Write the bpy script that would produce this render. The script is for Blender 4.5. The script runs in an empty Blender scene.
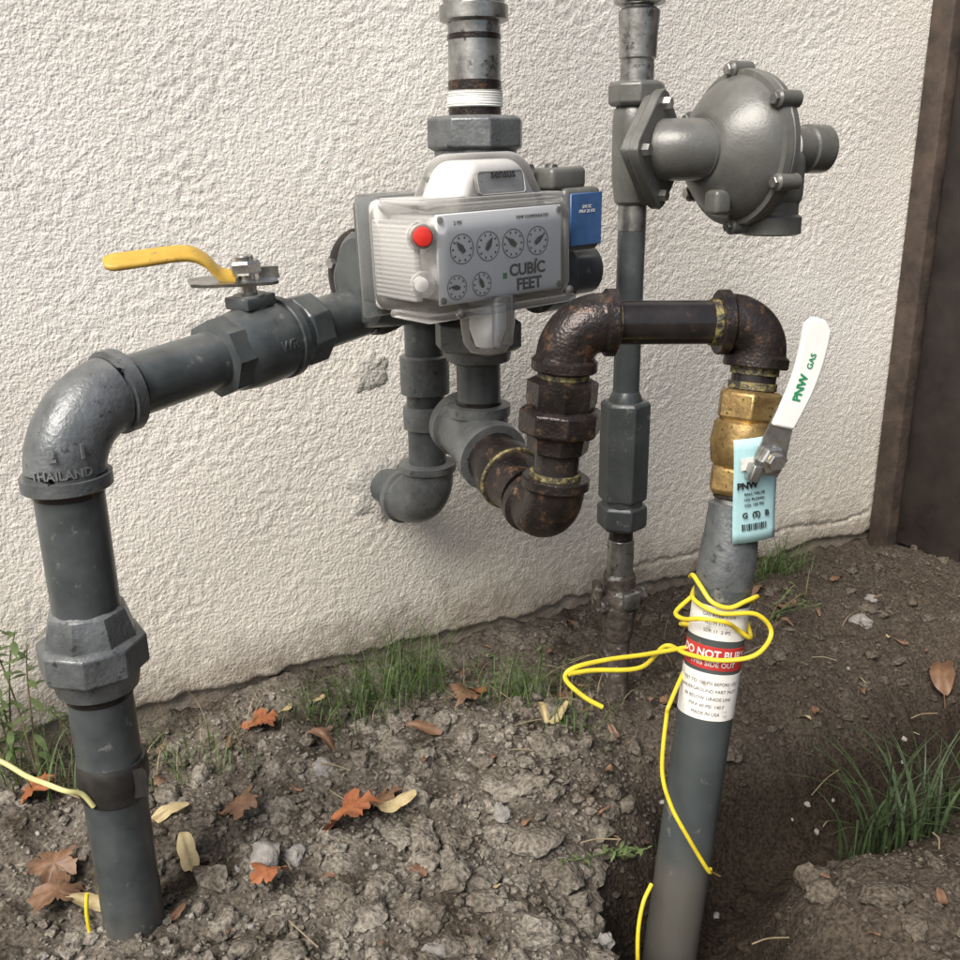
import bpy, bmesh, math, random
from mathutils import Vector, Matrix, noise, Quaternion
random.seed(7)
V=Vector
scene=bpy.context.scene
col=scene.collection
# ------------------------------------------------------------------ materials
def nodes_mat(name):
    m=bpy.data.materials.new(name); m.use_nodes=True
    nt=m.node_tree; return m,nt,nt.nodes,nt.links,nt.nodes['Principled BSDF']
def pmat(name,c1,c2=None,rough=.5,metal=0,nscale=40,bscale=120,bstr=.2,bdist=.001,spots=None,spot_amt=.6,spot_scale=60,rvar=.15,spec=.5,soilz=False,dust=None):
    m,nt,N,L,p=nodes_mat(name)
    tc=N.new('ShaderNodeTexCoord')
    n1=N.new('ShaderNodeTexNoise'); n1.inputs['Scale'].default_value=nscale; n1.inputs['Detail'].default_value=3; n1.inputs['Roughness'].default_value=.65
    L.new(tc.outputs['Object'],n1.inputs['Vector'])
    r=N.new('ShaderNodeValToRGB'); r.color_ramp.elements[0].position=.33; r.color_ramp.elements[1].position=.68
    c2=c2 or tuple(x*.75 for x in c1)
    r.color_ramp.elements[0].color=(*c2,1); r.color_ramp.elements[1].color=(*c1,1)
    L.new(n1.outputs['Fac'],r.inputs['Fac']); out=r.outputs['Color']
    if spots:
        n3=N.new('ShaderNodeTexNoise'); n3.inputs['Scale'].default_value=spot_scale; n3.inputs['Detail'].default_value=4; n3.inputs['Roughness'].default_value=.7
        L.new(tc.outputs['Object'],n3.inputs['Vector'])
        r3=N.new('ShaderNodeValToRGB'); r3.color_ramp.elements[0].position=spot_amt; r3.color_ramp.elements[1].position=min(1,spot_amt+.08)
        L.new(n3.outputs['Fac'],r3.inputs['Fac'])
        mx=N.new('ShaderNodeMix'); mx.data_type='RGBA'
        L.new(r3.outputs['Color'],mx.inputs[0]); L.new(out,mx.inputs[6]); mx.inputs[7].default_value=(*spots,1); out=mx.outputs[2]
    if dust:    # dust settled on upward-facing surfaces, broken up by noise
        g=N.new('ShaderNodeNewGeometry'); s2=N.new('ShaderNodeSeparateXYZ'); L.new(g.outputs['Normal'],s2.inputs[0])
        md=N.new('ShaderNodeMapRange'); md.inputs[1].default_value=.35; md.inputs[2].default_value=1; md.inputs[4].default_value=dust; L.new(s2.outputs['Z'],md.inputs[0])
        mm=N.new('ShaderNodeMath'); mm.operation='MULTIPLY'; L.new(md.outputs[0],mm.inputs[0]); L.new(n1.outputs['Fac'],mm.inputs[1])
        mx=N.new('ShaderNodeMix'); mx.data_type='RGBA'; L.new(mm.outputs[0],mx.inputs[0]); L.new(out,mx.inputs[6]); mx.inputs[7].default_value=(.30,.28,.25,1); out=mx.outputs[2]
    if soilz:
        sx=N.new('ShaderNodeSeparateXYZ'); L.new(tc.outputs['Object'],sx.inputs[0])
        a=N.new('ShaderNodeMath'); a.operation='MULTIPLY_ADD'; L.new(n1.outputs['Fac'],a.inputs[0]); a.inputs[1].default_value=-.12; L.new(sx.outputs['Z'],a.inputs[2])
        mr=N.new('ShaderNodeMapRange'); mr.inputs[1].default_value=-.02; mr.inputs[2].default_value=-.07; mr.inputs[4].default_value=.5; L.new(a.outputs[0],mr.inputs[0])
        mx=N.new('ShaderNodeMix'); mx.data_type='RGBA'; L.new(mr.outputs[0],mx.inputs[0]); L.new(out,mx.inputs[6]); mx.inputs[7].default_value=(.10,.082,.062,1); out=mx.outputs[2]
    L.new(out,p.inputs['Base Color'])
    mr=N.new('ShaderNodeMapRange'); mr.inputs[3].default_value=max(0.02,rough-rvar); mr.inputs[4].default_value=min(1,rough+rvar)
    L.new(n1.outputs['Fac'],mr.inputs[0]); L.new(mr.outputs[0],p.inputs['Roughness'])
    p.inputs['Metallic'].default_value=metal; p.inputs['Specular IOR Level'].default_value=spec
    if bstr>0:
        n2=N.new('ShaderNodeTexNoise'); n2.inputs['Scale'].default_value=bscale; n2.inputs['Detail'].default_value=2
        L.new(tc.outputs['Object'],n2.inputs['Vector'])
        b=N.new('ShaderNodeBump'); b.inputs['Strength'].default_value=bstr; b.inputs['Distance'].default_value=bdist
        L.new(n2.outputs['Fac'],b.inputs['Height']); L.new(b.outputs['Normal'],p.inputs['Normal'])
    return m
M={}
M['paint']=pmat('grey_pipe_paint',(.088,.098,.099),(.048,.056,.057),.32,.15,22,160,.15,.0008,spots=(.18,.18,.17),spot_amt=.62,spot_scale=55,soilz=True,dust=.25)
M['cast']=pmat('grey_cast_paint',(.165,.174,.176),(.088,.095,.097),.38,.35,30,260,.5,.0012,spots=(.05,.05,.05),spot_amt=.60,spot_scale=90,dust=.25)
M['castlet']=pmat('raised_lettering',(.26,.27,.27),(.2,.21,.21),.4,.4,30,260,.3,.001)
M['reg']=pmat('regulator_paint',(.135,.135,.123),(.098,.098,.088),.34,.15,25,300,.3,.0008,spots=(.2,.19,.17),spot_amt=.66,spot_scale=60,dust=.25)
M['galv']=pmat('galvanised_steel',(.46,.46,.44),(.22,.22,.21),.32,.85,45,200,.25,.0008,spots=(.11,.105,.10),spot_amt=.57,spot_scale=60)
M['iron']=pmat('black_iron',(.05,.040,.036),(.022,.018,.017),.3,.55,35,300,.6,.0014,spots=(.13,.075,.045),spot_amt=.57,spot_scale=70)
M['ironpipe']=pmat('black_iron_pipe',(.042,.036,.034),(.02,.017,.017),.22,.4,25,150,.1,.0006,spots=(.12,.07,.045),spot_amt=.60,spot_scale=50)
M['brass']=pmat('brass',(.55,.38,.15),(.3,.2,.09),.38,.85,60,260,.4,.001,spots=(.12,.08,.05),spot_amt=.60,spot_scale=120)
M['dope']=pmat('pipe_joint_compound',(.30,.25,.09),(.05,.045,.03),.5,.1,120,300,1,.002,spots=(.04,.035,.03),spot_amt=.5,spot_scale=90)
M['steel']=pmat('plated_steel',(.55,.54,.51),(.33,.32,.30),.28,.9,60,200,.1,.0005)
M['rust']=pmat('weathered_iron',(.15,.125,.10),(.055,.044,.035),.6,.4,90,250,.7,.0015,spots=(.32,.31,.29),spot_amt=.57,spot_scale=70)
M['yellow']=pmat('yellow_vinyl',(.56,.36,.055),(.45,.27,.04),.4,0,60,100,.1,.0006,spots=(.26,.17,.07),spot_amt=.61,spot_scale=90)
M['wire']=pmat('yellow_wire_jacket',(.72,.57,.03),(.58,.44,.03),.42,0,60,100,.05,.0005)
M['wirepale']=pmat('faded_wire_jacket',(.6,.56,.25),(.5,.46,.2),.5,0,60,100,.05,.0005)
M['white']=pmat('white_vinyl',(.8,.8,.76),(.7,.7,.66),.35,0,30,100,.05,.0005,spots=(.5,.48,.42),spot_amt=.66)
M['label']=pmat('label_paper',(.72,.70,.65),(.62,.60,.56),.5,0,60,100,.05,.0005,spots=(.42,.38,.32),spot_amt=.60,spot_scale=90)
M['red']=pmat('red_plastic',(.6,.03,.02),(.5,.02,.015),.3,0,60,100,.0)
M['redlabel']=pmat('red_label',(.48,.035,.03),(.38,.03,.025),.45,0,60,100,.0)
M['ink']=pmat('black_ink',(.02,.02,.02),(.02,.02,.02),.5,0,60,100,0)
M['green']=pmat('green_ink',(.02,.25,.1),(.02,.22,.09),.5,0,60,100,0)
M['tag']=pmat('blue_tag_paper',(.40,.62,.64),(.35,.56,.58),.55,0,60,100,.05,.0005)
M['blue']=pmat('blue_badge',(.05,.12,.27),(.04,.09,.20),.4,0,60,100,.05,.0005)
M['dial']=pmat('dial_white',(.86,.87,.86),(.82,.83,.82),.4,0,60,100,0)
M['tape']=pmat('black_tape',(.03,.028,.026),(.018,.017,.016),.35,0,60,100,.3,.001)
M['beige']=pmat('housing_plastic',(.68,.665,.635),(.6,.585,.555),.3,0,20,100,.05,.0005,spots=(.5,.48,.45),spot_amt=.62)
M['pvc']=pmat('riser_coating',(.068,.077,.076),(.042,.049,.049),.34,0,10,120,.12,.0008,spots=(.15,.14,.12),spot_amt=.61,spot_scale=45,soilz=True)
M['stone']=pmat('pale_stone',(.30,.28,.255),(.18,.165,.15),.9,0,60,200,1,.003)
def clear(name,fac,ribs):
    m,nt,N,L,p=nodes_mat(name)
    p.inputs['Base Color'].default_value=(.84,.83,.80,1); p.inputs['Roughness'].default_value=.06
    tr=N.new('ShaderNodeBsdfTransparent'); mx=N.new('ShaderNodeMixShader')
    lw=N.new('ShaderNodeFresnel'); lw.inputs['IOR'].default_value=1.45
    ad=N.new('ShaderNodeMath'); ad.operation='ADD'; ad.inputs[1].default_value=fac; ad.use_clamp=True
    L.new(lw.outputs[0],ad.inputs[0]); L.new(ad.outputs[0],mx.inputs[0])
    L.new(tr.outputs[0],mx.inputs[1]); L.new(p.outputs[0],mx.inputs[2])
    L.new(mx.outputs[0],N['Material Output'].inputs['Surface'])
    if ribs:
        tc=N.new('ShaderNodeTexCoord'); w=N.new('ShaderNodeTexWave'); w.bands_direction='Z'; w.inputs['Scale'].default_value=70; w.inputs['Distortion'].default_value=.3
        L.new(tc.outputs['Object'],w.inputs['Vector'])
        b=N.new('ShaderNodeBump'); b.inputs['Strength'].default_value=.4; b.inputs['Distance'].default_value=.001
        L.new(w.outputs['Fac'],b.inputs['Height']); L.new(b.outputs[0],p.inputs['Normal'])
    return m
M['clear']=clear('clear_polycarbonate',.02,False)
M['clearrib']=clear('ribbed_polycarbonate',.22,True)
# ------------------------------------------------------------------ mesh helpers
def root(name,loc):
    e=bpy.data.objects.new(name,None); e.empty_display_size=.05; e.location=loc; col.objects.link(e); return e
def finish(me,name,mat,parent,ang=32):
    ob=bpy.data.objects.new(name,me); col.objects.link(ob)
    if mat: me.materials.append(M[mat] if isinstance(mat,str) else mat)
    for p in me.polygons: p.use_smooth=True
    me.set_sharp_from_angle(angle=math.radians(ang))
    if parent:
        ob.parent=parent; ob.matrix_parent_inverse=Matrix.Translation(-V(parent.location))
    return ob
def mk(name,vs,fs,mat,parent=None,ang=32):
    me=bpy.data.meshes.new(name); me.from_pydata([tuple(v) for v in vs],[],fs); me.validate(); me.update()
    bm=bmesh.new(); bm.from_mesh(me); bmesh.ops.recalc_face_normals(bm,faces=bm.faces); bm.to_mesh(me); bm.free()
    return finish(me,name,mat,parent,ang)
def frame(d):
    d=V(d).normalized(); up=V((0,0,1)) if abs(d.z)<.9 else V((1,0,0))
    a=up.cross(d).normalized(); b=d.cross(a).normalized(); return a,b,d
def lathe(name,p0,d,prof,mat,parent,seg=44,ph=0):
    p0=V(p0); a,b,d=frame(d); vs=[];fs=[]
    for t,r in prof:
        for i in range(seg):
            th=2*math.pi*i/seg+ph; vs.append(p0+d*t+(a*math.cos(th)+b*math.sin(th))*r)
    n=len(prof)
    for j in range(n-1):
        for i in range(seg):
            k=(i+1)%seg; fs.append((j*seg+i,j*seg+k,(j+1)*seg+k,(j+1)*seg+i))
    fs.append(tuple(range(seg))[::-1]); fs.append(tuple((n-1)*seg+i for i in range(seg)))
    return mk(name,vs,fs,mat,parent)
def cyl(name,p,q,r,mat,parent,seg=40,ch=.001):
    p=V(p);q=V(q);l=(q-p).length
    return lathe(name,p,q-p,[(0,r-ch),(ch,r),(l-ch,r),(l,r-ch)],mat,parent,seg)
def nut(name,p,d,l,r,mat,parent,seg=6,ph=0):
    c=min(l*.18,.004)
    o=lathe(name,p,d,[(0,r*.88),(c,r),(l-c,r),(l,r*.88)],mat,parent,seg,ph)
    if r>.02:
        b=o.modifiers.new('b','BEVEL'); b.width=.0014; b.segments=2; b.limit_method='ANGLE'
    return o
def tube(name,pts,rad,mat,parent,seg=28,cap=True,ang=32):
    pts=[V(p) for p in pts]; n=len(pts)
    if not hasattr(rad,'__len__'): rad=[rad]*n
    T=[]
    for i in range(n):
        a=pts[max(0,i-1)];b=pts[min(n-1,i+1)]; t=(b-a)
        T.append(t.normalized() if t.length>1e-9 else V((0,0,1)))
    u=frame(T[0])[0]; vs=[];fs=[]
    for i in range(n):
        u=(u-T[i]*u.dot(T[i])).normalized(); w=T[i].cross(u)
        for k in range(seg):
            th=2*math.pi*k/seg; vs.append(pts[i]+(u*math.cos(th)+w*math.sin(th))*rad[i])
    for j in range(n-1):
        for i in range(seg):
            k=(i+1)%seg; fs.append((j*seg+i,j*seg+k,(j+1)*seg+k,(j+1)*seg+i))
    if cap: fs.append(tuple(range(seg))[::-1]); fs.append(tuple((n-1)*seg+i for i in range(seg)))
    return mk(name,vs,fs,mat,parent,ang)
def smooth_path(ctrl,n=12):
    c=[V(p) for p in ctrl]; c=[c[0]*2-c[1]]+c+[c[-1]*2-c[-2]]; out=[]
    for i in range(1,len(c)-2):
        for k in range(n):
            t=k/n; p0,p1,p2,p3=c[i-1:i+3]
            out.append(.5*((2*p1)+(p2-p0)*t+(2*p0-5*p1+4*p2-p3)*t*t+(3*p1-p0-3*p2+p3)*t**3))
    out.append(c[-2]); return out
def elbow(name,c,din,dout,r,k,mat,parent,bead=1.14,bl=.013,kf=.72):
    c=V(c);din=V(din).normalized();dout=V(dout).normalized()
    phi=math.acos(max(-1,min(1,din.dot(dout)))); w=math.cos(phi/2)
    kk=k*kf; P0=c-din*kk;P1=c+dout*kk; arc=[]
    for i in range(19):
        t=i/18; den=(1-t)**2+2*w*t*(1-t)+t*t
        arc.append((P0*(1-t)**2+c*2*w*t*(1-t)+P1*t*t)/den)
    S=c-din*k;E=c+dout*k; R=r*bead
    pts=[S,S+din*.0012,S+din*(bl-.003),S+din*bl]; rad=[R*.96,R,R,r*1.02]
    pts+=arc; rad+=[r]*len(arc)
    pts+=[E-dout*bl,E-dout*(bl-.003),E-dout*.0012,E]; rad+=[r*1.02,R,R,R*.96]
    return tube(name,pts,rad,mat,parent,40,True,40)
def rbox(name,c,ax,h,bev,mat,parent,taper=None,seg=4):
    bm=bmesh.new(); bmesh.ops.create_cube(bm,size=2)
    for v in bm.verts:
        co=v.co.copy()
        if taper:
            for (axn,sg,sx,sy) in taper:
                if co[axn]*sg>0:
                    o=[i for i in range(3) if i!=axn]
                    v.co[o[0]]*=sx; v.co[o[1]]*=sy
    for v in bm.verts:
        v.co=V((v.co.x*h[0],v.co.y*h[1],v.co.z*h[2]))
    if bev: bmesh.ops.bevel(bm,geom=bm.edges[:],offset=bev,segments=seg,profile=.5,affect='EDGES')
    X,Y,Z=[V(a) for a in ax]; c=V(c)
    for v in bm.verts: v.co=c+X*v.co.x+Y*v.co.y+Z*v.co.z
    bmesh.ops.recalc_face_normals(bm,faces=bm.faces)
    me=bpy.data.meshes.new(name); bm.to_mesh(me); bm.free()
    return finish(me,name,mat,parent,40)
def plate(name,outline,thick,c,X,Y,mat,parent,bend=None):
    X=V(X).normalized();Y=V(Y).normalized();Nn=X.cross(Y).normalized();c=V(c)
    n=len(outline); vs=[]
    for s in (-.5,.5):
        for (x,y) in outline:
            o=bend(x,y) if bend else 0
            vs.append(c+X*x+Y*y+Nn*(s*thick+o))
    fs=[tuple(range(n))[::-1],tuple(range(n,2*n))]+[(i,(i+1)%n,n+(i+1)%n,n+i) for i in range(n)]
    return mk(name,vs,fs,mat,parent,30)
def bevel(o,w=.0015):
    b=o.modifiers.new('b','BEVEL'); b.width=w; b.segments=2; b.limit_method='ANGLE'; return o
def fontmesh(s,size,bold,ext,space=1.0):
    cu=bpy.data.curves.new('t','FONT'); cu.body=s; cu.size=size; cu.extrude=ext; cu.offset=bold; cu.align_x='CENTER'; cu.align_y='CENTER'; cu.resolution_u=3; cu.space_character=space
    ob=bpy.data.objects.new('tmp',cu); col.objects.link(ob)
    bpy.context.view_layer.update()
    me=bpy.data.meshes.new_from_object(ob.evaluated_get(bpy.context.evaluated_depsgraph_get()))
    bpy.data.objects.remove(ob); me.materials.clear(); return me
def text(name,s,size,c,X,Y,mat,parent,bold=0.0,ext=.0002,space=1.0):
    X=V(X).normalized();Y=V(Y).normalized();Nn=X.cross(Y).normalized()
    me=fontmesh(s,size,bold,ext,space)
    mt=Matrix((( X.x,Y.x,Nn.x,c[0]),(X.y,Y.y,Nn.y,c[1]),(X.z,Y.z,Nn.z,c[2]),(0,0,0,1)))
    me.transform(mt); me.name=name
    return finish(me,name,mat,parent)
def wraptext(name,s,size,p,d,r,center_dir,mat,parent,bold=0.0,ext=0.0):
    me=fontmesh(s,size,bold,ext)
    d=V(d).normalized(); cd=V(center_dir); cd=(cd-d*cd.dot(d)).normalized(); sd=d.cross(cd)
    for v in me.vertices:
        th=v.co.x/r; v.co=V(p)+d*v.co.y+(cd*math.cos(th)+sd*math.sin(th))*(r+v.co.z)
    me.name=name
    return finish(me,name,mat,parent)
UP=V((0,0,1))
th=math.radians(26.8)
W=V((math.cos(th),math.sin(th),0)); NW=V((math.sin(th),-math.cos(th),0))
W0=V((0,1.387,0))
# ------------------------------------------------------------------ WALL
def stucco():
    m,nt,N,L,p=nodes_mat('stucco')
    tc=N.new('ShaderNodeTexCoord')
    def noi(s,d=4,r=.6):
        n=N.new('ShaderNodeTexNoise'); n.inputs['Scale'].default_value=s; n.inputs['Detail'].default_value=d; n.inputs['Roughness'].default_value=r
        L.new(tc.outputs['Object'],n.inputs['Vector']); return n
    big=noi(3.5,4); mid=noi(22,3,.7)
    r=N.new('ShaderNodeValToRGB'); r.color_ramp.elements[0].position=.3; r.color_ramp.elements[1].position=.7
    r.color_ramp.elements[0].color=(.72,.68,.61,1); r.color_ramp.elements[1].color=(.81,.78,.72,1)
    L.new(big.outputs['Fac'],r.inputs['Fac'])
    sx=N.new('ShaderNodeSeparateXYZ'); L.new(tc.outputs['Object'],sx.inputs[0])
    mr=N.new('ShaderNodeMapRange'); mr.inputs[1].default_value=.42; mr.inputs[2].default_value=.0; L.new(sx.outputs['Z'],mr.inputs[0])
    ml=N.new('ShaderNodeMath'); ml.operation='MULTIPLY'; L.new(mr.outputs[0],ml.inputs[0]); L.new(big.outputs['Fac'],ml.inputs[1])
    mx=N.new('ShaderNodeMix'); mx.data_type='RGBA'; L.new(ml.outputs[0],mx.inputs[0]); L.new(r.outputs['Color'],mx.inputs[6]); mx.inputs[7].default_value=(.42,.36,.25,1)
    mr2=N.new('ShaderNodeMapRange'); mr2.inputs[1].default_value=.09; mr2.inputs[2].default_value=-.01
    ad=N.new('ShaderNodeMath'); ad.operation='MULTIPLY_ADD'; L.new(mid.outputs['Fac'],ad.inputs[0]); ad.inputs[1].default_value=-.18
    a2=N.new('ShaderNodeMath'); a2.operation='ADD'; L.new(sx.outputs['Z'],ad.inputs[2]); L.new(ad.outputs[0],a2.inputs[0]); a2.inputs[1].default_value=.07
    L.new(a2.outputs[0],mr2.inputs[0])
    mx2=N.new('ShaderNodeMix'); mx2.data_type='RGBA'; L.new(mr2.outputs[0],mx2.inputs[0]); L.new(mx.outputs[2],mx2.inputs[6]); mx2.inputs[7].default_value=(.24,.20,.155,1)
    L.new(mx2.outputs[2],p.inputs['Base Color'])
    p.inputs['Roughness'].default_value=.85; p.inputs['Specular IOR Level'].default_value=.2
    n1=noi(240,3,.55)
    b=N.new('ShaderNodeBump'); b.inputs['Strength'].default_value=.85; b.inputs['Distance'].default_value=.0034
    L.new(n1.outputs['Fac'],b.inputs['Height']); L.new(b.outputs[0],p.inputs['Normal'])
    return m
M['stucco']=stucco()
def build_wall():
    vs=[];fs=[]
    def rng(a,b,st):
        n=int(round((b-a)/st)); return [a+(b-a)*i/n for i in range(n+1)]
    S=[-6,-4,-2.5,-1.6]+rng(-1.2,1.0,.004)+[1.5,2.5,4,6]
    Z=[-.4]+rng(-.08,1.16,.004)+[1.5,2.0,2.7]
    ns=len(S)
    for z in Z:
        for s in S:
            p=V((s,z,0))
            d=0
            if -1.25<s<1.05 and -.1<z<1.25:
                q=p+V((noise.noise(p*30),noise.noise(p*30+V((9,2,1))),0))*.006
                n1=noise.noise(q*125); n2=noise.noise(p*240+V((3,1,7)))
                amp=.8+.8*noise.noise(p*9+V((1,7,2)))
                d=.0022*amp*max(-.3,min(.35,n1))+.0006*n2+.004*noise.noise(p*5)
                if z<.08:
                    e=.014*noise.noise(V((s*9,0,4)))+.006*noise.noise(V((s*40,0,4)))
                    d+=-.012*max(0,min(1,(.03+e-z)/.006))
                if .25<s<.86 and .03<z<.12:
                    cz=.066+.012*noise.noise(V((s*7,3,0)))+.006*noise.noise(V((s*35,3,0)))
                    if abs(z-cz)<.003: d-=.004
            vs.append(W0+W*s+UP*z+NW*d)
    for j in range(len(Z)-1):
        for i in range(ns-1): fs.append((j*ns+i,j*ns+i+1,(j+1)*ns+i+1,(j+1)*ns+i))
    o=len(vs)
    for (s,z) in ((-6,-.4),(6,-.4),(6,2.7),(-6,2.7)): vs.append(W0+W*s+UP*z-NW*.2)
    fs.append((o,o+3,o+2,o+1))
    top=[(len(Z)-1)*ns+i for i in range(ns)]
    fs.append(tuple(top)+(o+2,o+3)); fs.append(tuple(j*ns for j in range(len(Z)-1,-1,-1))+(o,o+3)); fs.append(tuple(j*ns+ns-1 for j in range(len(Z)))+(o+2,o+1))
    me=bpy.data.meshes.new('stucco_wall'); me.from_pydata([tuple(v) for v in vs],[],fs); me.update()
    ob=finish(me,'stucco_wall','stucco',None,80); return ob
wall=build_wall()
# ------------------------------------------------------------------ GROUND
def segd(x,y,a,b):
    ax,ay=a;bx,by=b; t=((x-ax)*(bx-ax)+(y-ay)*(by-ay))/((bx-ax)**2+(by-ay)**2); t=max(0,min(1,t))
    return math.hypot(x-ax-t*(bx-ax),y-ay-t*(by-ay))
def base_h(x,y):
    g=lambda d,r: math.exp(-(d/r)**2)
    h=0
    h-=.125*g(math.hypot(x-.215,y-.83),.085)
    h-=.15*g(segd(x,y,(.30,.97),(.75,1.18)),.095)
    h-=.06*g(segd(x,y,(.2,.85),(.3,.5)),.09)
    h+=.015*g(math.hypot(x+.05,y-.98),.18)
    h+=.008*g(segd(x,y,(.46,.80),(.8,.84)),.08)
    h+=.02*g(segd(x,y,(.5,1.5),(.8,1.6)),.1)
    return h
def gh(x,y):
    h=base_h(x,y); f=max(0,1-max(0,math.hypot(x,y-1)-1.2)/2)
    p=V((x,y,0))
    h+=f*(.026*noise.noise(p*5)+.016*noise.noise(p*14+V((5,5,0)))+.012*abs(noise.noise(p*33))+.007*noise.noise(p*75))
    return h
def soil(name,dry,wet,moist):
    m,nt,N,L,p=nodes_mat(name)
    tc=N.new('ShaderNodeTexCoord')
    n=N.new('ShaderNodeTexNoise'); n.inputs['Scale'].default_value=11; n.inputs['Detail'].default_value=5; n.inputs['Roughness'].default_value=.7; L.new(tc.outputs['Object'],n.inputs['Vector'])
    r=N.new('ShaderNodeValToRGB'); r.color_ramp.elements[0].position=.38; r.color_ramp.elements[1].position=.60
    r.color_ramp.elements[0].color=(*wet,1); r.color_ramp.elements[1].color=(*dry,1); L.new(n.outputs['Fac'],r.inputs['Fac'])
    sx=N.new('ShaderNodeSeparateXYZ'); L.new(tc.outputs['Object'],sx.inputs[0])
    ax=N.new('ShaderNodeMath'); ax.operation='MULTIPLY_ADD'; L.new(n.outputs['Fac'],ax.inputs[0]); ax.inputs[1].default_value=.35; L.new(sx.outputs['X'],ax.inputs[2])
    mrx=N.new('ShaderNodeMapRange'); mrx.inputs[1].default_value=.24; mrx.inputs[2].default_value=.44; mrx.inputs[4].default_value=.85; L.new(ax.outputs[0],mrx.inputs[0])
    mx0=N.new('ShaderNodeMix'); mx0.data_type='RGBA'; L.new(mrx.outputs[0],mx0.inputs[0]); L.new(r.outputs['Color'],mx0.inputs[6]); mx0.inputs[7].default_value=(*moist,1)
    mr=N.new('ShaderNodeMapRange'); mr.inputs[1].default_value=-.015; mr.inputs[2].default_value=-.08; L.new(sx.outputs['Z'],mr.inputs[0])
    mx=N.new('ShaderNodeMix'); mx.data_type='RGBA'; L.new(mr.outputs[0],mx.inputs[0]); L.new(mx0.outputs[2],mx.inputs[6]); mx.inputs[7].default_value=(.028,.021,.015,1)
    n3=N.new('ShaderNodeTexNoise'); n3.inputs['Scale'].default_value=220; n3.inputs['Detail'].default_value=3; L.new(tc.outputs['Object'],n3.inputs['Vector'])
    mr3=N.new('ShaderNodeMapRange'); mr3.inputs[1].default_value=.3; mr3.inputs[2].default_value=.7; mr3.inputs[3].default_value=.45; mr3.inputs[4].default_value=1.4; L.new(n3.outputs['Fac'],mr3.inputs[0])
    mu=N.new('ShaderNodeVectorMath'); mu.operation='SCALE'; L.new(mx.outputs[2],mu.inputs[0]); L.new(mr3.outputs[0],mu.inputs['Scale'])
    L.new(mu.outputs[0],p.inputs['Base Color']); p.inputs['Roughness'].default_value=.95; p.inputs['Specular IOR Level'].default_value=.1
    b=N.new('ShaderNodeBump'); b.inputs['Strength'].default_value=1; b.inputs['Distance'].default_value=.004; L.new(n3.outputs['Fac'],b.inputs['Height']); L.new(b.outputs[0],p.inputs['Normal'])
    return m
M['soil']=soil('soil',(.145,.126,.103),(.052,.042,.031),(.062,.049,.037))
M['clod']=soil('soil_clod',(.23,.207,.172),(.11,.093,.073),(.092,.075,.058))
def build_ground():
    def ax(a,b,st,far):
        n=int((b-a)/st); mid=[a+(b-a)*i/n for i in range(n+1)]
        d=.02;x=a;lo=[]
        while x>-far: x-=d; lo.append(x); d*=1.5
        x=b;d=.02;hi=[]
        while x<far: x+=d; hi.append(x); d*=1.5
        return lo[::-1]+mid+hi
    X=ax(-.85,1.0,.0055,60); Y=ax(.5,1.85,.0055,60)
    nx=len(X); vs=[(x,y,gh(x,y)) for y in Y for x in X]
    fs=[(j*nx+i,j*nx+i+1,(j+1)*nx+i+1,(j+1)*nx+i) for j in range(len(Y)-1) for i in range(nx-1)]
    me=bpy.data.meshes.new('ground'); me.from_pydata(vs,[],fs); me.update()
    return finish(me,'ground','soil',None,180)
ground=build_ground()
def wall_y(x): return 1.387+.5055*x
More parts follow.
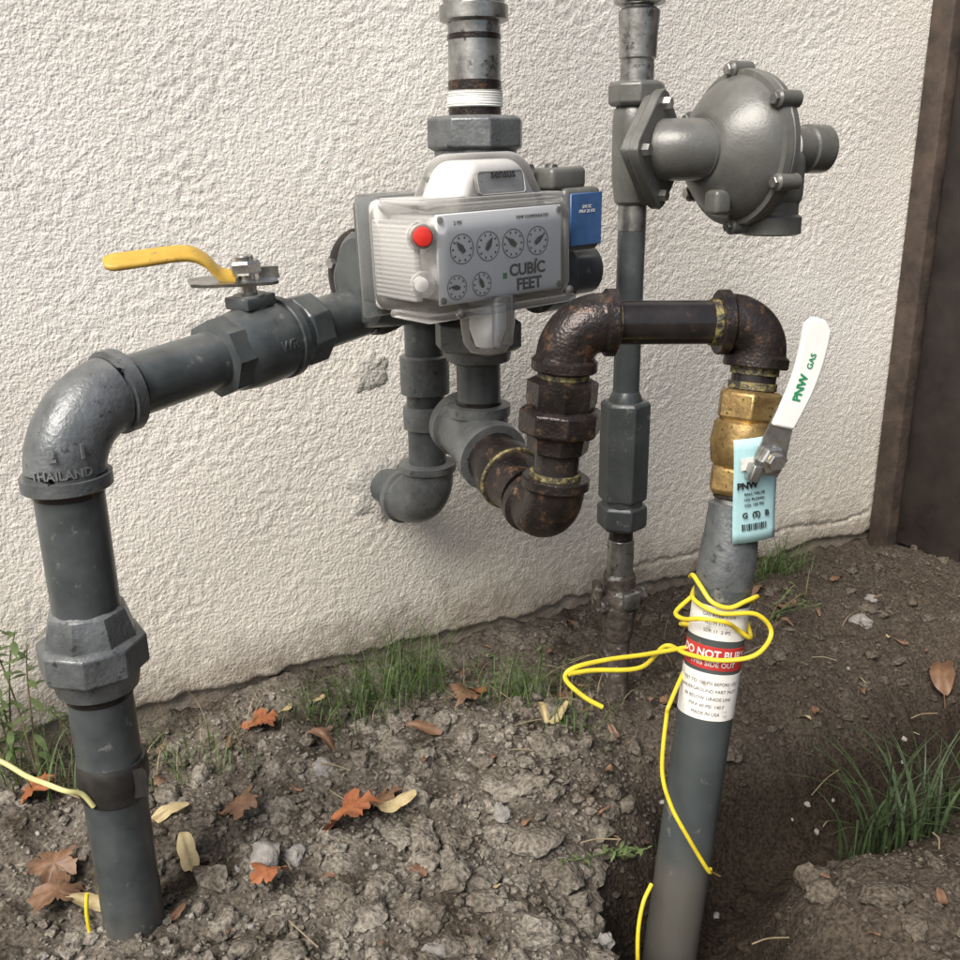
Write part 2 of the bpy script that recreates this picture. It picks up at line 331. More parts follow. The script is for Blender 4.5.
def build_clods():
    import numpy as np
    protos=[]
    for lvl,cnt in ((2,5),(3,7)):
        L=[]
        for k in range(cnt):
            bm=bmesh.new(); bmesh.ops.create_icosphere(bm,subdivisions=lvl,radius=1)
            off=V((k*7.3,lvl*3.1,1.7))
            for v in bm.verts:
                c=v.co.copy()
                n=noise.noise(c*1.1+off)*.55+noise.noise(c*2.6+off)*.32+(noise.noise(c*6+off)*.18 if lvl==3 else 0)
                v.co*=1+n
                for pl in range(4):
                    nn=V((math.sin(k*3+pl*2.1),math.cos(k*1.7+pl*3.3),math.sin(pl*1.3+k))).normalized()
                    dd=v.co.dot(nn)
                    if dd>.68: v.co-=nn*(dd-.68)*.85
            bm.verts.index_update()
            L.append((np.array([v.co[:] for v in bm.verts]),np.array([[v.index for v in f.verts] for f in bm.faces]))); bm.free()
        protos.append(L)
    VV=[];FF=[];o=0; rnd=random.Random(3)
    def put(x,y,s,sink=.2):
        nonlocal o
        P=protos[1 if s>.006 else 0]; v,f=P[rnd.randrange(len(P))]
        q=Quaternion((rnd.gauss(0,1),rnd.gauss(0,1),rnd.gauss(0,1),rnd.gauss(0,1))).normalized().to_matrix()
        vv=v@np.array(q).T*s*np.array([rnd.uniform(.8,1.25),1,rnd.uniform(.6,.9)])+np.array([x,y,gh(x,y)+s*sink])
        VV.append(vv);FF.append(f+o);o+=len(v)
    n=0
    while n<9500:
        x=rnd.uniform(-.75,.95);y=rnd.uniform(.55,1.7)
        if y>wall_y(x)-.02: continue
        dens=.3+.7*math.exp(-((x+.02)/.38)**2-((y-.88)/.25)**2)
        dens*=.5+.9*max(0,noise.noise(V((x*7,y*7,3)))+.4)
        if base_h(x,y)<-.06: dens*=.4
        if rnd.random()>dens: continue
        s=.0021/(rnd.random()**.5+.09); s=min(s,.017)
        if x>.28: s*=.75
        put(x,y,s); n+=1
    for i in range(120):
        x=rnd.gauss(.0,.22);y=rnd.gauss(.87,.13)
        if base_h(x,y)<-.05 or y>1.15 or math.hypot(x+.353,y-.782)<.05: continue
        put(x,y,rnd.uniform(.010,.021),.15)
    for i in range(26):
        x=rnd.uniform(.3,.8);y=rnd.uniform(1.25,1.5)
        if y>wall_y(x)-.04: continue
        put(x,y,rnd.uniform(.006,.014),.1)
    vs=np.concatenate(VV);fs=np.concatenate(FF)
    me=bpy.data.meshes.new('soil_clods'); me.from_pydata(vs.tolist(),[],fs.tolist()); me.update()
    finish(me,'soil_clods','clod',None,50)
    VV.clear();FF.clear();o=0
    for (x,y,s) in ((-.235,.855,.022),(-.21,.875,.014),(.02,.93,.012),(.12,.79,.012),(-.05,.74,.014),(.62,1.42,.017),(-.44,1.05,.014),(-.2,1.02,.012),(.66,1.48,.012)): put(x,y,s,.2)
    for i in range(70):
        x=rnd.uniform(-.6,.7);y=rnd.uniform(.65,1.3)
        if y>wall_y(x)-.04: continue
        put(x,y,rnd.uniform(.002,.005))
    vs=np.concatenate(VV);fs=np.concatenate(FF)
    me=bpy.data.meshes.new('stones'); me.from_pydata(vs.tolist(),[],fs.tolist()); me.update()
    finish(me,'stones','stone',None,50)
build_clods()
# ------------------------------------------------------------------ FENCE
M['wood']=pmat('dark_stained_wood',(.036,.026,.021),(.014,.010,.009),.6,0,12,60,.4,.002)
M['wood2']=pmat('weathered_wood',(.085,.060,.045),(.032,.024,.019),.7,0,20,90,.5,.002)
fr=root('wooden_fence',W0+W*.9)
C0=W0+W*.857
rbox('post',C0+W*.045+NW*.026+UP*.98,(W,NW,UP),(.045,.023,1.0),.004,'wood2',fr,seg=2)
t=.054
for i in range(14):
    rbox('plank_%d'%(i+1),C0+W*(.03+random.uniform(-.002,.002))+NW*(t+.07)+UP*.95,(W,NW,UP),(.012,.0685,.93),.003,'wood',fr,seg=2); t+=.141
for k,z in enumerate((.25,1.55)):
    rbox('rail_%d'%(k+1),C0+W*.063+NW*1.05+UP*z,(W,NW,UP),(.02,1.0,.045),.003,'wood',fr,seg=2)
# ------------------------------------------------------------------ METER COLUMN
MX=V((0,1.13,0))
def at(a,z): return V((a[0],a[1],z))
gs=root('gas_pipe_stack',at(MX,.85))
cyl('pipe_top',at(MX,.80),at(MX,.885),.0285,'galv',gs)
lathe('coupling_top',at(MX,.868),UP,[(0,.032),(.002,.037),(.016,.037),(.018,.033),(.05,.033),(.052,.037),(.07,.037),(.072,.032)],'galv',gs)
cyl('pipe_upper',at(MX,.92),at(MX,1.35),.0285,'galv',gs)
tube('taped_joint',[at(MX,.783+.0012*i) for i in range(15)],[.0295+.0016*abs(math.sin(i*1.7)) for i in range(15)],'white',gs,40)
cyl('pipe_lower',at(MX,.765),at(MX,.79),.029,'iron',gs)
cyl('joint_band',at(MX,.85),at(MX,.857),.029,'iron',gs)
cyl('joint_band_2',at(MX,.800),at(MX,.811),.0292,'iron',gs)
gm=root('gas_meter',at(MX,.62))
nut('union_nut_top',at(MX,.738),UP,.036,.055,'cast',gm,8,.3)
lathe('top_neck',at(MX,.66),UP,[(0,.06),(.03,.052),(.06,.046),(.078,.046),(.08,.04)],'cast',gm)
LC=V((-.353,.782,.531)); PE=V((-.108,1.127,.572))
hd=(PE-LC).normalized()
D38=math.radians(38); D=V((math.cos(D38),math.sin(D38),.03)).normalized(); NN=V((math.sin(D38),-math.cos(D38),0))
U2=D.cross(NN)*-1
if U2.z<0: U2=-U2
Cf=V((.026,.985,.638))
body_c=Cf-NN*.15
lathe('body',body_c-D*.080+UP*-.03,D,[(0,.045),(.004,.051),(.03,.054),(.08,.056),(.13,.056),(.161,.056),(.165,.05)],'paint',gm)
rbox('body_block',Cf-NN*.125+UP*0,(D,NN,U2),(.082,.03,.058),.012,'paint',gm)
fl=V((-.124,1.085,.600))
lathe('side_flange',fl,hd,[(0,.05),(.001,.057),(.003,.060),(.013,.060),(.015,.057),(.016,.03)],'ironpipe',gm)
lathe('side_hub',fl-hd*.012,hd,[(0,.036),(.003,.040),(.014,.042)],'paint',gm)
for i in range(6):
    a,b,d=frame(hd); an=i*math.pi/3+.4; p=fl+(a*math.cos(an)+b*math.sin(an))*.051
    nut('flange_bolt_%d'%(i+1),p-hd*.006,hd,.008,.006,'steel',gm)
rbox('index_base',Cf-NN*.096,(D,NN,U2),(.092,.010,.055),.008,'beige',gm)
rbox('index_mount',Cf-NN*.05,(D,NN,U2),(.078,.042,.040),.008,'beige',gm)
hc=Cf-NN*.055+D*.014
rbox('top_hood',hc+U2*.064,(D,NN,U2),(.062,.038,.026),.013,'beige',gm,taper=[(2,1,.60,.72)],seg=6)
rbox('top_hood_window',hc+U2*.066,(D,NN,U2),(.070,.045,.031),.017,'clear',gm,taper=[(2,1,.62,.74)],seg=6)
rbox('hood_panel',hc+U2*.068+NN*.0362,(D,NN,(U2-NN*.2).normalized()),(.030,.001,.011),.004,'label',gm,seg=2)
rbox('hood_lip',Cf-NN*.052+U2*.050,(D,NN,U2),(.088,.050,.006),.005,'clear',gm)
text('hood_lettering','sensus',.012,hc+U2*.076+NN*.0415,D,(U2-NN*.20).normalized(),'ink',gm,.0003)
rbox('index_plate',Cf-NN*.002,(D,NN,U2),(.080,.0015,.043),.001,'dial',gm,seg=1)
pz=Cf-NN*.0002
def dial(i,x,z,r,ang):
    c=pz+D*x+U2*z; vs=[];seg=40
    for rr in (r,r*.94,):
        for k in range(seg):
            t=2*math.pi*k/seg; vs.append(c+(D*math.cos(t)+U2*math.sin(t))*rr+NN*.0004)
    fs=[(k,(k+1)%seg,seg+(k+1)%seg,seg+k) for k in range(seg)]
    for k in range(10):
        t=2*math.pi*k/10; e=D*math.cos(t)+U2*math.sin(t); f=D*-math.sin(t)+U2*math.cos(t); o=len(vs)
        for (a,b) in ((.68,.05),(.84,.07),(.84,-.07),(.68,-.05)): vs.append(c+e*r*a+f*r*b+NN*.0004)
        fs.append((o,o+1,o+2,o+3))
    e=D*math.cos(ang)+U2*math.sin(ang); f=D*-math.sin(ang)+U2*math.cos(ang); o=len(vs)
    for (a,b) in ((-.3,.14),(.15,.22),(.75,0),(.15,-.22),(-.3,-.14)): vs.append(c+e*r*a+f*r*b+NN*.0009)
    fs.append((o,o+1,o+2,o+3,o+4))
    me=bpy.data.meshes.new('dial'); me.from_pydata([tuple(v) for v in vs],[],fs); finish(me,'dial_%d'%i,'ink',gm)
for i,(x,z,r,a) in enumerate(((-.051,.009,.0145,2.3),(-.0185,.009,.0145,1.0),(.014,.009,.0145,2.5),(.0465,.009,.0145,.6),(-.059,-.027,.0120,3.0),(-.028,-.027,.0120,2.0))): dial(i+1,x,z,r,a)
text('cubic','CUBIC',.0165,pz+D*.032-U2*.018+NN*.0004,D,U2,'ink',gm,.00045)
text('feet','FEET',.0165,pz+D*.034-U2*.033+NN*.0004,D,U2,'ink',gm,.00045)
rbox('green_mark',pz+D*.002-U2*.022+NN*.0003,(D,NN,U2),(.0025,.0002,.003),0,'green',gm)
rbox('green_mark_2',pz+D*.044-U2*.010+NN*.0005,(D,NN,U2),(.0015,.0004,.0015),0,'green',gm)
text('small_print','TEMP COMPENSATED',.0045,pz+D*.04+U2*.034+NN*.0004,D,U2,'ink',gm)
text('small_print_2','2 PSI',.005,pz-D*.055+U2*.034+NN*.0004,D,U2,'ink',gm)
for i,(x,z) in enumerate(((-.076,.038),(.076,.038),(-.076,-.038),(.076,-.038))):
    lathe('plate_screw_%d'%(i+1),pz+D*x+U2*z,NN,[(0,.0035),(.002,.003)],'steel',gm,16)
rbox('clear_cover',Cf-NN*.046,(D,NN,U2),(.100,.054,.056),.018,'clear',gm,taper=[(1,1,.93,.9)],seg=8)
for s,nm in ((-1,'left'),(1,'right')):
    rbox('ribbed_%s'%nm,Cf-NN*.048+D*s*.0955,(D,NN,U2),(.004,.036,.038),.0015,'clearrib',gm,seg=2)
rbox('ribbed_top',Cf-NN*.05+U2*.0545-D*.06,(D,NN,U2),(.028,.036,.003),.0015,'clearrib',gm,seg=2)
rbox('cover_flange',Cf-NN*.102,(D,NN,U2),(.105,.004,.062),.003,'clear',gm,seg=2)
rbox('clear_ledge',Cf-NN*.03-U2*.054,(D,NN,U2),(.098,.034,.004),.003,'clear',gm,seg=2)
fd=(NN-D*.55).normalized()
for i,(p,dd) in enumerate(((Cf-D*.094-NN*.004+U2*.024,fd),(Cf+D*.101-NN*.03-U2*.004,D))):
    lathe('red_seal_%d'%(i+1),p,dd,[(0,.0095),(.004,.0095),(.007,.008),(.008,.003)],'red',gm,24)
    lathe('seal_ring_%d'%(i+1),p-dd*.012,dd,[(0,.015),(.013,.0145),(.0135,.0115),(.012,.0110)],'clear',gm,28)
    lathe('seal_boss_%d'%(i+1),p-dd*.012,dd,[(0,.012),(.0115,.0115)],'beige',gm,24)
lathe('index_knob',Cf-D*.094-NN*.008-U2*.020,fd,[(0,.012),(.010,.012),(.012,.010)],'clear',gm,24)
lathe('index_knob_core',Cf-D*.094-NN*.012-U2*.020,fd,[(0,.007),(.010,.007)],'beige',gm,16)
for i,(x,z) in enumerate(((-.06,-.052),(.086,-.045))):
    lathe('cover_screw_%d'%(i+1),Cf+D*x+U2*z+NN*.004,NN,[(0,.005),(.003,.0045),(.004,.002)],'steel',gm,16)
nk=V((.010,1.0,.575))
lathe('sight_neck',nk+UP*.022,-UP,[(0,.029),(.03,.0285),(.05,.026),(.060,.019),(.064,.006)],'clear',gm,36)
lathe('sight_neck_core',nk+UP*.026,-UP,[(0,.020),(.04,.019),(.058,.013),(.062,.004)],'dial',gm,28)
rbox('sight_neck_rib',nk+NN*.025-UP*.004,(D,NN,UP),(.012,.004,.026),.003,'clear',gm,seg=3)
lathe('outlet_neck',at(MX,.60),-UP,[(0,.05),(.03,.045),(.045,.035),(.05,.034)],'reg',gm)
nut('union_nut_bottom',at(MX,.552),-UP,.036,.052,'cast',gm,8,.2)
lathe('union_tail',at(MX,.518),-UP,[(0,.04),(.014,.038),(.018,.030)],'cast',gm)
rbox('pressure_block',V((.100,1.115,.665)),(D,NN,UP),(.028,.028,.034),.007,'reg',gm)
rbox('grey_cap',V((.088,1.105,.708)),(D,NN,UP),(.026,.022,.012),.006,'reg',gm)
rbox('blue_badge',V((.100,1.115,.665))+NN*.029+D*.003,(D,NN,UP),(.024,.0015,.028),.001,'blue',gm,seg=1)
text('badge_lettering','210 SC\nMAX 25 PSI',.0048,V((.100,1.115,.676))+NN*.031+D*.003,D,UP,'label',gm,.0000)
lathe('index_cap_right',V((.068,1.16,.598)),D,[(0,.045),(.03,.045),(.034,.03),(.085,.03),(.088,.026)],'paint',gm)
for i,p in enumerate((V((.052,1.09,.718)),V((.078,1.10,.718)),V((-.05,1.04,.712)))):
    nut('case_bolt_%d'%(i+1),p,NN,.012,.0065,'steel',gm)
# outlet pipework
op=root('gas_outlet_pipe',at(MX,.42))
T0=V((-.004,1.122,.408))
cyl('nipple',at(MX,.44),at(MX,.51),.0262,'paint',op)
cyl('nipple_band',at(MX,.448),at(MX,.455),.0275,'ironpipe',op)
E1=V((.074,.94,.368)); rd=(E1-T0).normalized()
lathe('tee_branch',at(MX,.450),-UP,[(0,.034),(.001,.038),(.013,.038),(.015,.035),(.05,.035)],'cast',op)
lathe('tee_run',T0-rd*.052,rd,[(0,.030),(.001,.042),(.015,.042),(.018,.0375),(.088,.0375),(.091,.042),(.105,.042),(.106,.030)],'cast',op)
lathe('reducer',T0+rd*.050,rd,[(0,.033),(.03,.0335),(.034,.038),(.048,.038),(.066,.033),(.09,.0295)],'iron',op)
cyl('thread_seal',T0+rd*.102,T0+rd*.106,.0385,'dope',op)
elbow('elbow_low',E1,rd,V((.08,0,1)),.031,.05,'iron',op)
E2=V((.088,.94,.575)); ud=(E2-E1).normalized()
def onu(z): return E1+ud*((z-E1.z)/ud.z)
cyl('nipple_low',onu(.40),onu(.56),.0235,'ironpipe',op)
tube('dope_1',[onu(.418),onu(.423)],.0265,'dope',op)
lathe('union_lower',onu(.444),ud,[(0,.027),(.002,.031),(.02,.033),(.022,.03)],'iron',op,8)
nut('union_nut',onu(.463),ud,.028,.0425,'iron',op,8,.1)
lathe('union_upper',onu(.491),ud,[(0,.034),(.006,.036),(.026,.036),(.03,.028)],'iron',op,8)
tube('dope_2',[onu(.521),onu(.526)],.0262,'dope',op)
E3=V((.281,.951,.5715)); xd=(E3-E2).normalized()
Ft=V((.20,.842,-.13)); rdn=(Ft-E3).normalized()
elbow('elbow_mid',E2,ud,xd,.029,.047,'iron',op)
cyl('cross_pipe',E2+xd*.03,E3-xd*.03,.0215,'ironpipe',op)
tube('dope_3',[E2+xd*.046,E2+xd*.050],.024,'dope',op)
tube('dope_4',[E3-xd*.052,E3-xd*.043],.0230,'dope',op)
elbow('elbow_top',E3,xd,rdn,.028,.045,'iron',op)
cyl('nipple_top',E3+rdn*.03,E3+rdn*.1,.022,'ironpipe',op)
tube('dope_5',[E3+rdn*.045,E3+rdn*.052],.0240,'dope',op)
def onr(z): return E3+rdn*((z-E3.z)/rdn.z)
bv=root('ball_valve',onr(.455))
nut('brass_end_top',onr(.505),rdn,.032,.034,'brass',bv,6,.2)
lathe('brass_body',onr(.478),rdn,[(0,.026),(.006,.032),(.026,.034),(.046,.031),(.052,.026)],'brass',bv)
nut('brass_end_bottom',onr(.430),rdn,.030,.032,'brass',bv,6,.2)
tube('thread_seal',[onr(.506),onr(.513)],.0240,'dope',bv)
sd=V((.16,-.98,.02)).normalized()
pv=onr(.452)+sd*.058
cyl('stem',onr(.452)+sd*.02,pv+sd*.012,.008,'brass',bv)
lathe('stem_collar',onr(.452)+sd*.028,sd,[(0,.014),(.012,.013)],'brass',bv,24)
nut('stem_nut',pv+sd*.001,sd,.010,.0135,'steel',bv)
nut('stem_lock',pv+sd*.010,sd,.007,.0085,'steel',bv)
hu=V((.27,.06,1)); hu=(hu-sd*hu.dot(sd)).normalized(); hs=sd.cross(hu)*-1
def strip(L,w0,w1,n=14,tip=True):
    l=[];r=[]
    for i in range(n+1):
        t=i/n; w=w0+(w1-w0)*t
        if tip and t>.9: w*=math.sqrt(max(.05,1-((t-.9)/.1)**2*.8))
        x=.006*math.sin(t*math.pi)
        l.append((w+x,L*t)); r.append((-w+x,L*t))
    return r+l[::-1]
plate('lever_base',[(-.013,-.016),(.013,-.016),(.016,.0),(.012,.03),(.010,.05),(-.010,.05),(-.012,.03),(-.016,0)],.003,pv,hs,hu,'steel',bv)
rbox('lever_stop',pv-hu*.016-hs*.012,(hs,sd,hu),(.005,.008,.008),.002,'steel',bv)
hb=pv+hu*.032+sd*.002
o=plate('lever_grip',strip(.105,.0115,.0145),.008,hb,hs,hu,'white',bv)
bm=o.modifiers.new('b','BEVEL'); bm.width=.0025; bm.segments=3; bm.limit_method='ANGLE'
text('lever_lettering','PNW',.011,hb+hu*.040+hs*.003+sd*.0046,hu,sd.cross(hu),'green',bv,.0004)
text('lever_lettering_2','GAS',.008,hb+hu*.066+hs*.005+sd*.0046,hu,sd.cross(hu),'green',bv,.0001)
gr=root('gas_riser_pipe',onr(.1))
cyl('nipple',onr(.412),onr(.37),.0215,'galv',gr)
lathe('riser_head',onr(.392),rdn,[(0,.024),(.002,.0265),(.03,.0270),(.05,.029),(.085,.0295),(.092,.0272)],'cast',gr)
cyl('riser_tube',onr(.32),onr(-.22),.0290,'pvc',gr,48)
cyl('coupling_band',onr(.406),onr(.396),.0235,'iron',gr)
LR=.0295
for nm,z1,z2,mt in (('label_upper',.290,.256,'label'),('label_red',.249,.225,'redlabel'),('label_lower',.221,.172,'label')):
    cyl(nm,onr(z1),onr(z2),LR,mt,gr,48,.0002)
cam0=V((0,0,.72))
cdir=(cam0-onr(.25))
wraptext('warning_text','DO NOT BURY',.0115,onr(.241),-rdn,LR+.0003,cdir,'label',gr,.0003)
wraptext('warning_text_2','THIS SIDE OUT',.0075,onr(.231),-rdn,LR+.0003,cdir,'label',gr,.0001)
for i,(z,s) in enumerate(((.281,'GAS RISER 1-1/4'),(.273,'ASTM F1973'),(.265,'SDR 11  2 IPS'),(.211,'TEST TO 100 PSI BEFORE USE'),(.203,'UNDERGROUND PART MUST'),(.195,'BE BELOW GRADE LINE'),(.187,'MAX 60 PSI  140 F'),(.179,'MADE IN USA'))):
    wraptext('label_line_%d'%(i+1),s,.0050,onr(z),-rdn,LR+.0003,cdir,'ink',gr)
# paper tag
tg=root('paper_tag',V((.2687,.886,.423)))
tu=V((-.09,.0,1)).normalized(); tx=V((.97,.18,.1)); tx=(tx-tu*tx.dot(tu)).normalized(); tn=tx.cross(tu)
tc0=V((.2685,.884,.418))
n=10; vs=[];fs=[]
for j in range(n+1):
    for i in range(n+1):
        x=(i/n-.5)*.045; y=(j/n-.5)*.11
        vs.append(tc0+tx*x+tu*y-tn*(x*x*6)+tn*(.004*math.sin(y*30)))
for j in range(n):
    for i in range(n): q=j*(n+1)+i; fs.append((q,q+1,q+n+2,q+n+1))
me=bpy.data.meshes.new('tag_card'); me.from_pydata([tuple(v) for v in vs],[],fs); tcard=finish(me,'tag_card','tag',tg,180)
md=tcard.modifiers.new('s','SOLIDIFY'); md.thickness=.0004
def tagp(x,y): return tc0+tx*x+tu*y-tn*(x*x*6)+tn*(.004*math.sin(y*30)+.0012)
text('tag_title','PNW',.0092,tagp(-.0095,.007),tx,tu,'ink',tg,.0004)
for i,s in enumerate(('BALL VALVE','NO PLOMO','CSA 125 PSI')):
    text('tag_line_%d'%(i+1),s,.004,tagp(-.002,-.002-i*.006),tx,tu,'ink',tg)
text('tag_mark','G  (S)  B',.008,tagp(0,-.025),tx,tu,'ink',tg,.0002)
for i in range(12):
    rbox('barcode_%d'%(i+1),tagp(-.013+i*.0022,-.038),(tx,tn,tu),(.0004+.0004*(i%3==0),.0002,.0035),0,'ink',tg)
rbox('white_stripe',tagp(-.005,.030)-tn*.0004,(tx,tn,tu),(.012,.0003,.006),0,'label',tg)
tube('string',smooth_path([tagp(0,.05),pv-hu*.01+sd*.004,pv+hu*.012+sd*.002]),.0008,'white',tg,8)
# ------------------------------------------------------------------ REAR DROP PIPE INTO WALL
B=V((-.07,1.23,0))
wp=root('wall_entry_pipe',at(B,.4))
cyl('drop_pipe',at(B,.30),at(B,.60),.025,'paint',wp)
lathe('coupling_upper',at(B,.492),-UP,[(0,.028),(.002,.032),(.05,.032),(.052,.028)],'cast',wp)
lathe('collar_upper',at(B,.56),-UP,[(0,.028),(.002,.033),(.02,.033),(.022,.028)],'cast',wp)
lathe('coupling_mid',at(B,.425),-UP,[(0,.025),(.002,.030),(.03,.030),(.032,.025)],'cast',wp)
elbow('elbow_wall',at(B,.285),-UP,(-NW-W*.25),.034,.062,'cast',wp,1.13)
cyl('wall_stub',at(B,.285)-NW*.03,at(B,.285)-NW*.16-W*.03,.0265,'paint',wp)
elbow('elbow_meter',at(B,.60),UP,V((.6,-.8,0)),.028,.045,'cast',wp)
def patch(name,s,z,rs,rz,seed):
    vs=[W0+W*s+UP*z+NW*.003];fs=[];n=36
    for ring in (.5,.8,1.0):
        for k in range(n):
            t=2*math.pi*k/n; f=ring*(1+.45*noise.noise(V((math.cos(t)*2.5,math.sin(t)*2.5,seed))))
            h=.003*(1-ring**3)+.0025*noise.noise(V((k*.7,ring*9,seed)))
            vs.append(W0+W*(s+rs*f*math.cos(t))+UP*(z+rz*f*math.sin(t))+NW*(h+(.0 if ring<1 else -.004)))
    for k in range(n): fs.append((0,1+k,1+(k+1)%n))
    for j in range(2):
        for k in range(n): fs.append((1+j*n+k,1+(j+1)*n+k,1+(j+1)*n+(k+1)%n,1+j*n+(k+1)%n))
    return mk(name,vs,fs,'mortar',wall,60)
M['mortar']=pmat('mortar_patch',(.58,.55,.50),(.46,.44,.40),.85,0,60,200,1,.003)
sB=(B-W0).dot(W)
patch('mortar_patch_1',sB-.03,.283,.05,.055,1.3)
patch('mortar_patch_2',sB-.035,.455,.03,.035,5.3)
# ------------------------------------------------------------------ LEFT INLET RISER
LX=V((-.353,.782,0))
ip=root('gas_inlet_pipe',at(LX,.3))
cyl('riser_lower',at(LX,-.1),at(LX,.275),.0290,'paint',ip,48)
cyl('riser_upper',at(LX,.34),at(LX,.50),.0290,'paint',ip,48)
cyl('thread_upper',at(LX,.458),at(LX,.466),.0298,'ironpipe',ip,48)
elbow('elbow',LC,UP,hd,.0335,.066,'cast',ip,1.12,.015,.85)
lathe('union_bottom',at(LX,.270),UP,[(0,.030),(.003,.036),(.014,.038),(.020,.040),(.024,.040)],'cast',ip,40)
nut('union_nut',at(LX,.290),UP,.034,.048,'cast',ip,8,.2)
lathe('union_top',at(LX,.323),UP,[(0,.041),(.006,.040),(.020,.036),(.027,.034),(.030,.030)],'cast',ip,8)
cyl('thread_lower',at(LX,.263),at(LX,.272),.0298,'ironpipe',ip,48)
lathe('tape_wrap',at(LX,.158),V((.06,0,1)),[(0,.0295),(.002,.0312),(.014,.0318),(.018,.033),(.030,.0325),(.036,.0317),(.04,.0300)],'tape',ip)
plate('tape_end',[(0,0),(.016,.004),(.017,.03),(.012,.034),(0,.03)],.0006,at(LX,.163)+V((.026,-.018,0)),V((.7,-.2,.1)),UP,'tape',ip)
cyl('inlet_pipe',LC+hd*.05,LC+hd*.44,.0280,'paint',ip,48)
cyl('thread_band',LC+hd*.066,LC+hd*.073,.0288,'ironpipe',ip,48)
wraptext('elbow_lettering','2    I',.017,at(LX,.502),UP,.0345,V((.45,-.88,0)),'castlet',ip,.0004,.0008)
wraptext('elbow_lettering_2','THAILAND',.0105,at(LX,.484),UP,.0340,V((.30,-.94,0)),'castlet',ip,.0002,.0006)
vl=root('ball_valve.001',LC+hd*.25)
lathe('valve_end_1',LC+hd*.168,hd,[(0,.033),(.002,.0385),(.022,.0385),(.024,.035)],'paint',vl,8)
lathe('valve_body',LC+hd*.186,hd,[(0,.034),(.006,.038),(.03,.041),(.055,.041),(.075,.039),(.09,.035)],'paint',vl)
lathe('valve_collar',LC+hd*.252,hd,[(0,.041),(.001,.0425),(.009,.0425),(.01,.040)],'paint',vl)
nut('valve_end_2',LC+hd*.272,hd,.034,.039,'paint',vl,8,.2)
vc=LC+hd*.226
vu=(UP-hd*hd.z).normalized()
text('valve_lettering','WR',.014,vc+hd*.006+hd.cross(vu)*.0412+vu*.002,hd,vu,'cast',vl,.0002,.0008)
cyl('valve_bonnet',vc+vu*.03,vc+vu*.052,.017,'paint',vl,28)
rbox('valve_pad',vc+vu*.045,(hd,hd.cross(vu),vu),(.019,.017,.006),.002,'paint',vl,seg=2)
cyl('valve_stem',vc+vu*.045,vc+vu*.082,.008,'steel',vl,24)
H0=vc+vu*.064; H1=V((-.345,.905,.632)); hv=(H1-H0); hx=V((hv.x,hv.y,0)).normalized(); hy=hx.cross(UP)
nut('valve_nut',vc+vu*.072,vu,.013,.0160,'steel',vl,6,.4)
cyl('valve_nut_top',vc+vu*.084,vc+vu*.090,.009,'steel',vl,20)
side=(hy*.80+UP*.50) if hy.y>0 else (hy*-.80+UP*.50)
side.normalize()
hy2=V((side.x,side.y,side.z*.3)).normalized()
plate('lever_plate',[(-.028,-.014),(-.02,-.018),(.01,-.018),(.045,-.015),(.056,-.010),(.056,.008),(.045,.013),(.01,.017),(-.02,.018),(-.028,.014)],.003,vc+vu*.066,hx,hy2,'steel',vl)
plate('lever_stop',[(-.02,0),(.0,.0),(.0,.012),(-.02,.012)],.003,vc+vu*.066-hx*.012,hx,vu,'steel',vl)
def lever(name,ctrl,w,tk,side,mat,parent):
    pts=smooth_path(ctrl,8); n=len(pts); vs=[];fs=[]; K=12
    for i,p in enumerate(pts):
        t=(pts[min(n-1,i+1)]-pts[max(0,i-1)]).normalized(); s=V(side); s=(s-t*s.dot(t)).normalized(); u=t.cross(s)
        tt=i/(n-1); ww=w[0]+(w[1]-w[0])*tt
        e=min(1,(1-tt)/.08+.15); e=math.sqrt(max(.02,1-(1-min(1,e))**2)); ww*=e; th_=tk*(.5+.5*e)
        for k in range(K):
            a=2*math.pi*k/K; ca,sa=math.cos(a),math.sin(a)
            x=math.copysign(abs(ca)**.5,ca)*ww; y=math.copysign(abs(sa)**.5,sa)*th_
            vs.append(p+s*x+u*y)
    for j in range(n-1):
        for i in range(K): k=(i+1)%K; fs.append((j*K+i,j*K+k,(j+1)*K+k,(j+1)*K+i))
    fs.append(tuple(range(K))[::-1]); fs.append(tuple((n-1)*K+i for i in range(K)))
    return mk(name,vs,fs,mat,parent,60)
st=vc+vu*.070+hx*.012
lever('lever_grip',[st-UP*.002,st+hx*.014+UP*.004,st+hx*.028+UP*.018,st+hx*.046+UP*.024,st+hx*.085+UP*.021,st+hx*.118+UP*.018],(.010,.0115),.0034,side,'yellow',vl)
# ------------------------------------------------------------------ REGULATOR + ITS STAND PIPE
G=V((.188,1.2,0))
rp=root('regulator_stand_pipe',at(G,.4))
cyl('pipe_top',at(G,.833),at(G,1.4),.0165,'galv',rp)
nut('cap_top',at(G,.893),UP,.03,.030,'galv',rp,8)
lathe('reducer_top',at(G,.832),UP,[(0,.019),(.004,.019),(.006,.0215),(.03,.022),(.05,.0235),(.055,.0235),(.058,.02)],'galv',rp)
cyl('coat_band',at(G,.812),at(G,.833),.0195,'galv',rp)
nut('gland_nut',at(G,.786),UP,.027,.033,'reg',rp,8)
lathe('inlet_body',at(G,.675),UP,[(0,.018),(.004,.022),(.03,.026),(.09,.027),(.105,.026),(.112,.022)],'reg',rp)
cyl('pipe_mid',at(G,.43),at(G,.68),.0168,'paint',rp)
cyl('thread_mid',at(G,.645),at(G,.678),.0172,'galv',rp)
lathe('collar',at(G,.430),UP,[(0,.022),(.006,.022),(.016,.0175),(.018,.0165)],'paint',rp)
nut('filter_body',at(G,.300),UP,.135,.0325,'paint',rp,6,.25)
nut('filter_nut_2',at(G,.262),UP,.034,.0335,'paint',rp,6,.25)
cyl('filter_neck',at(G,.29),at(G,.305),.027,'paint',rp)
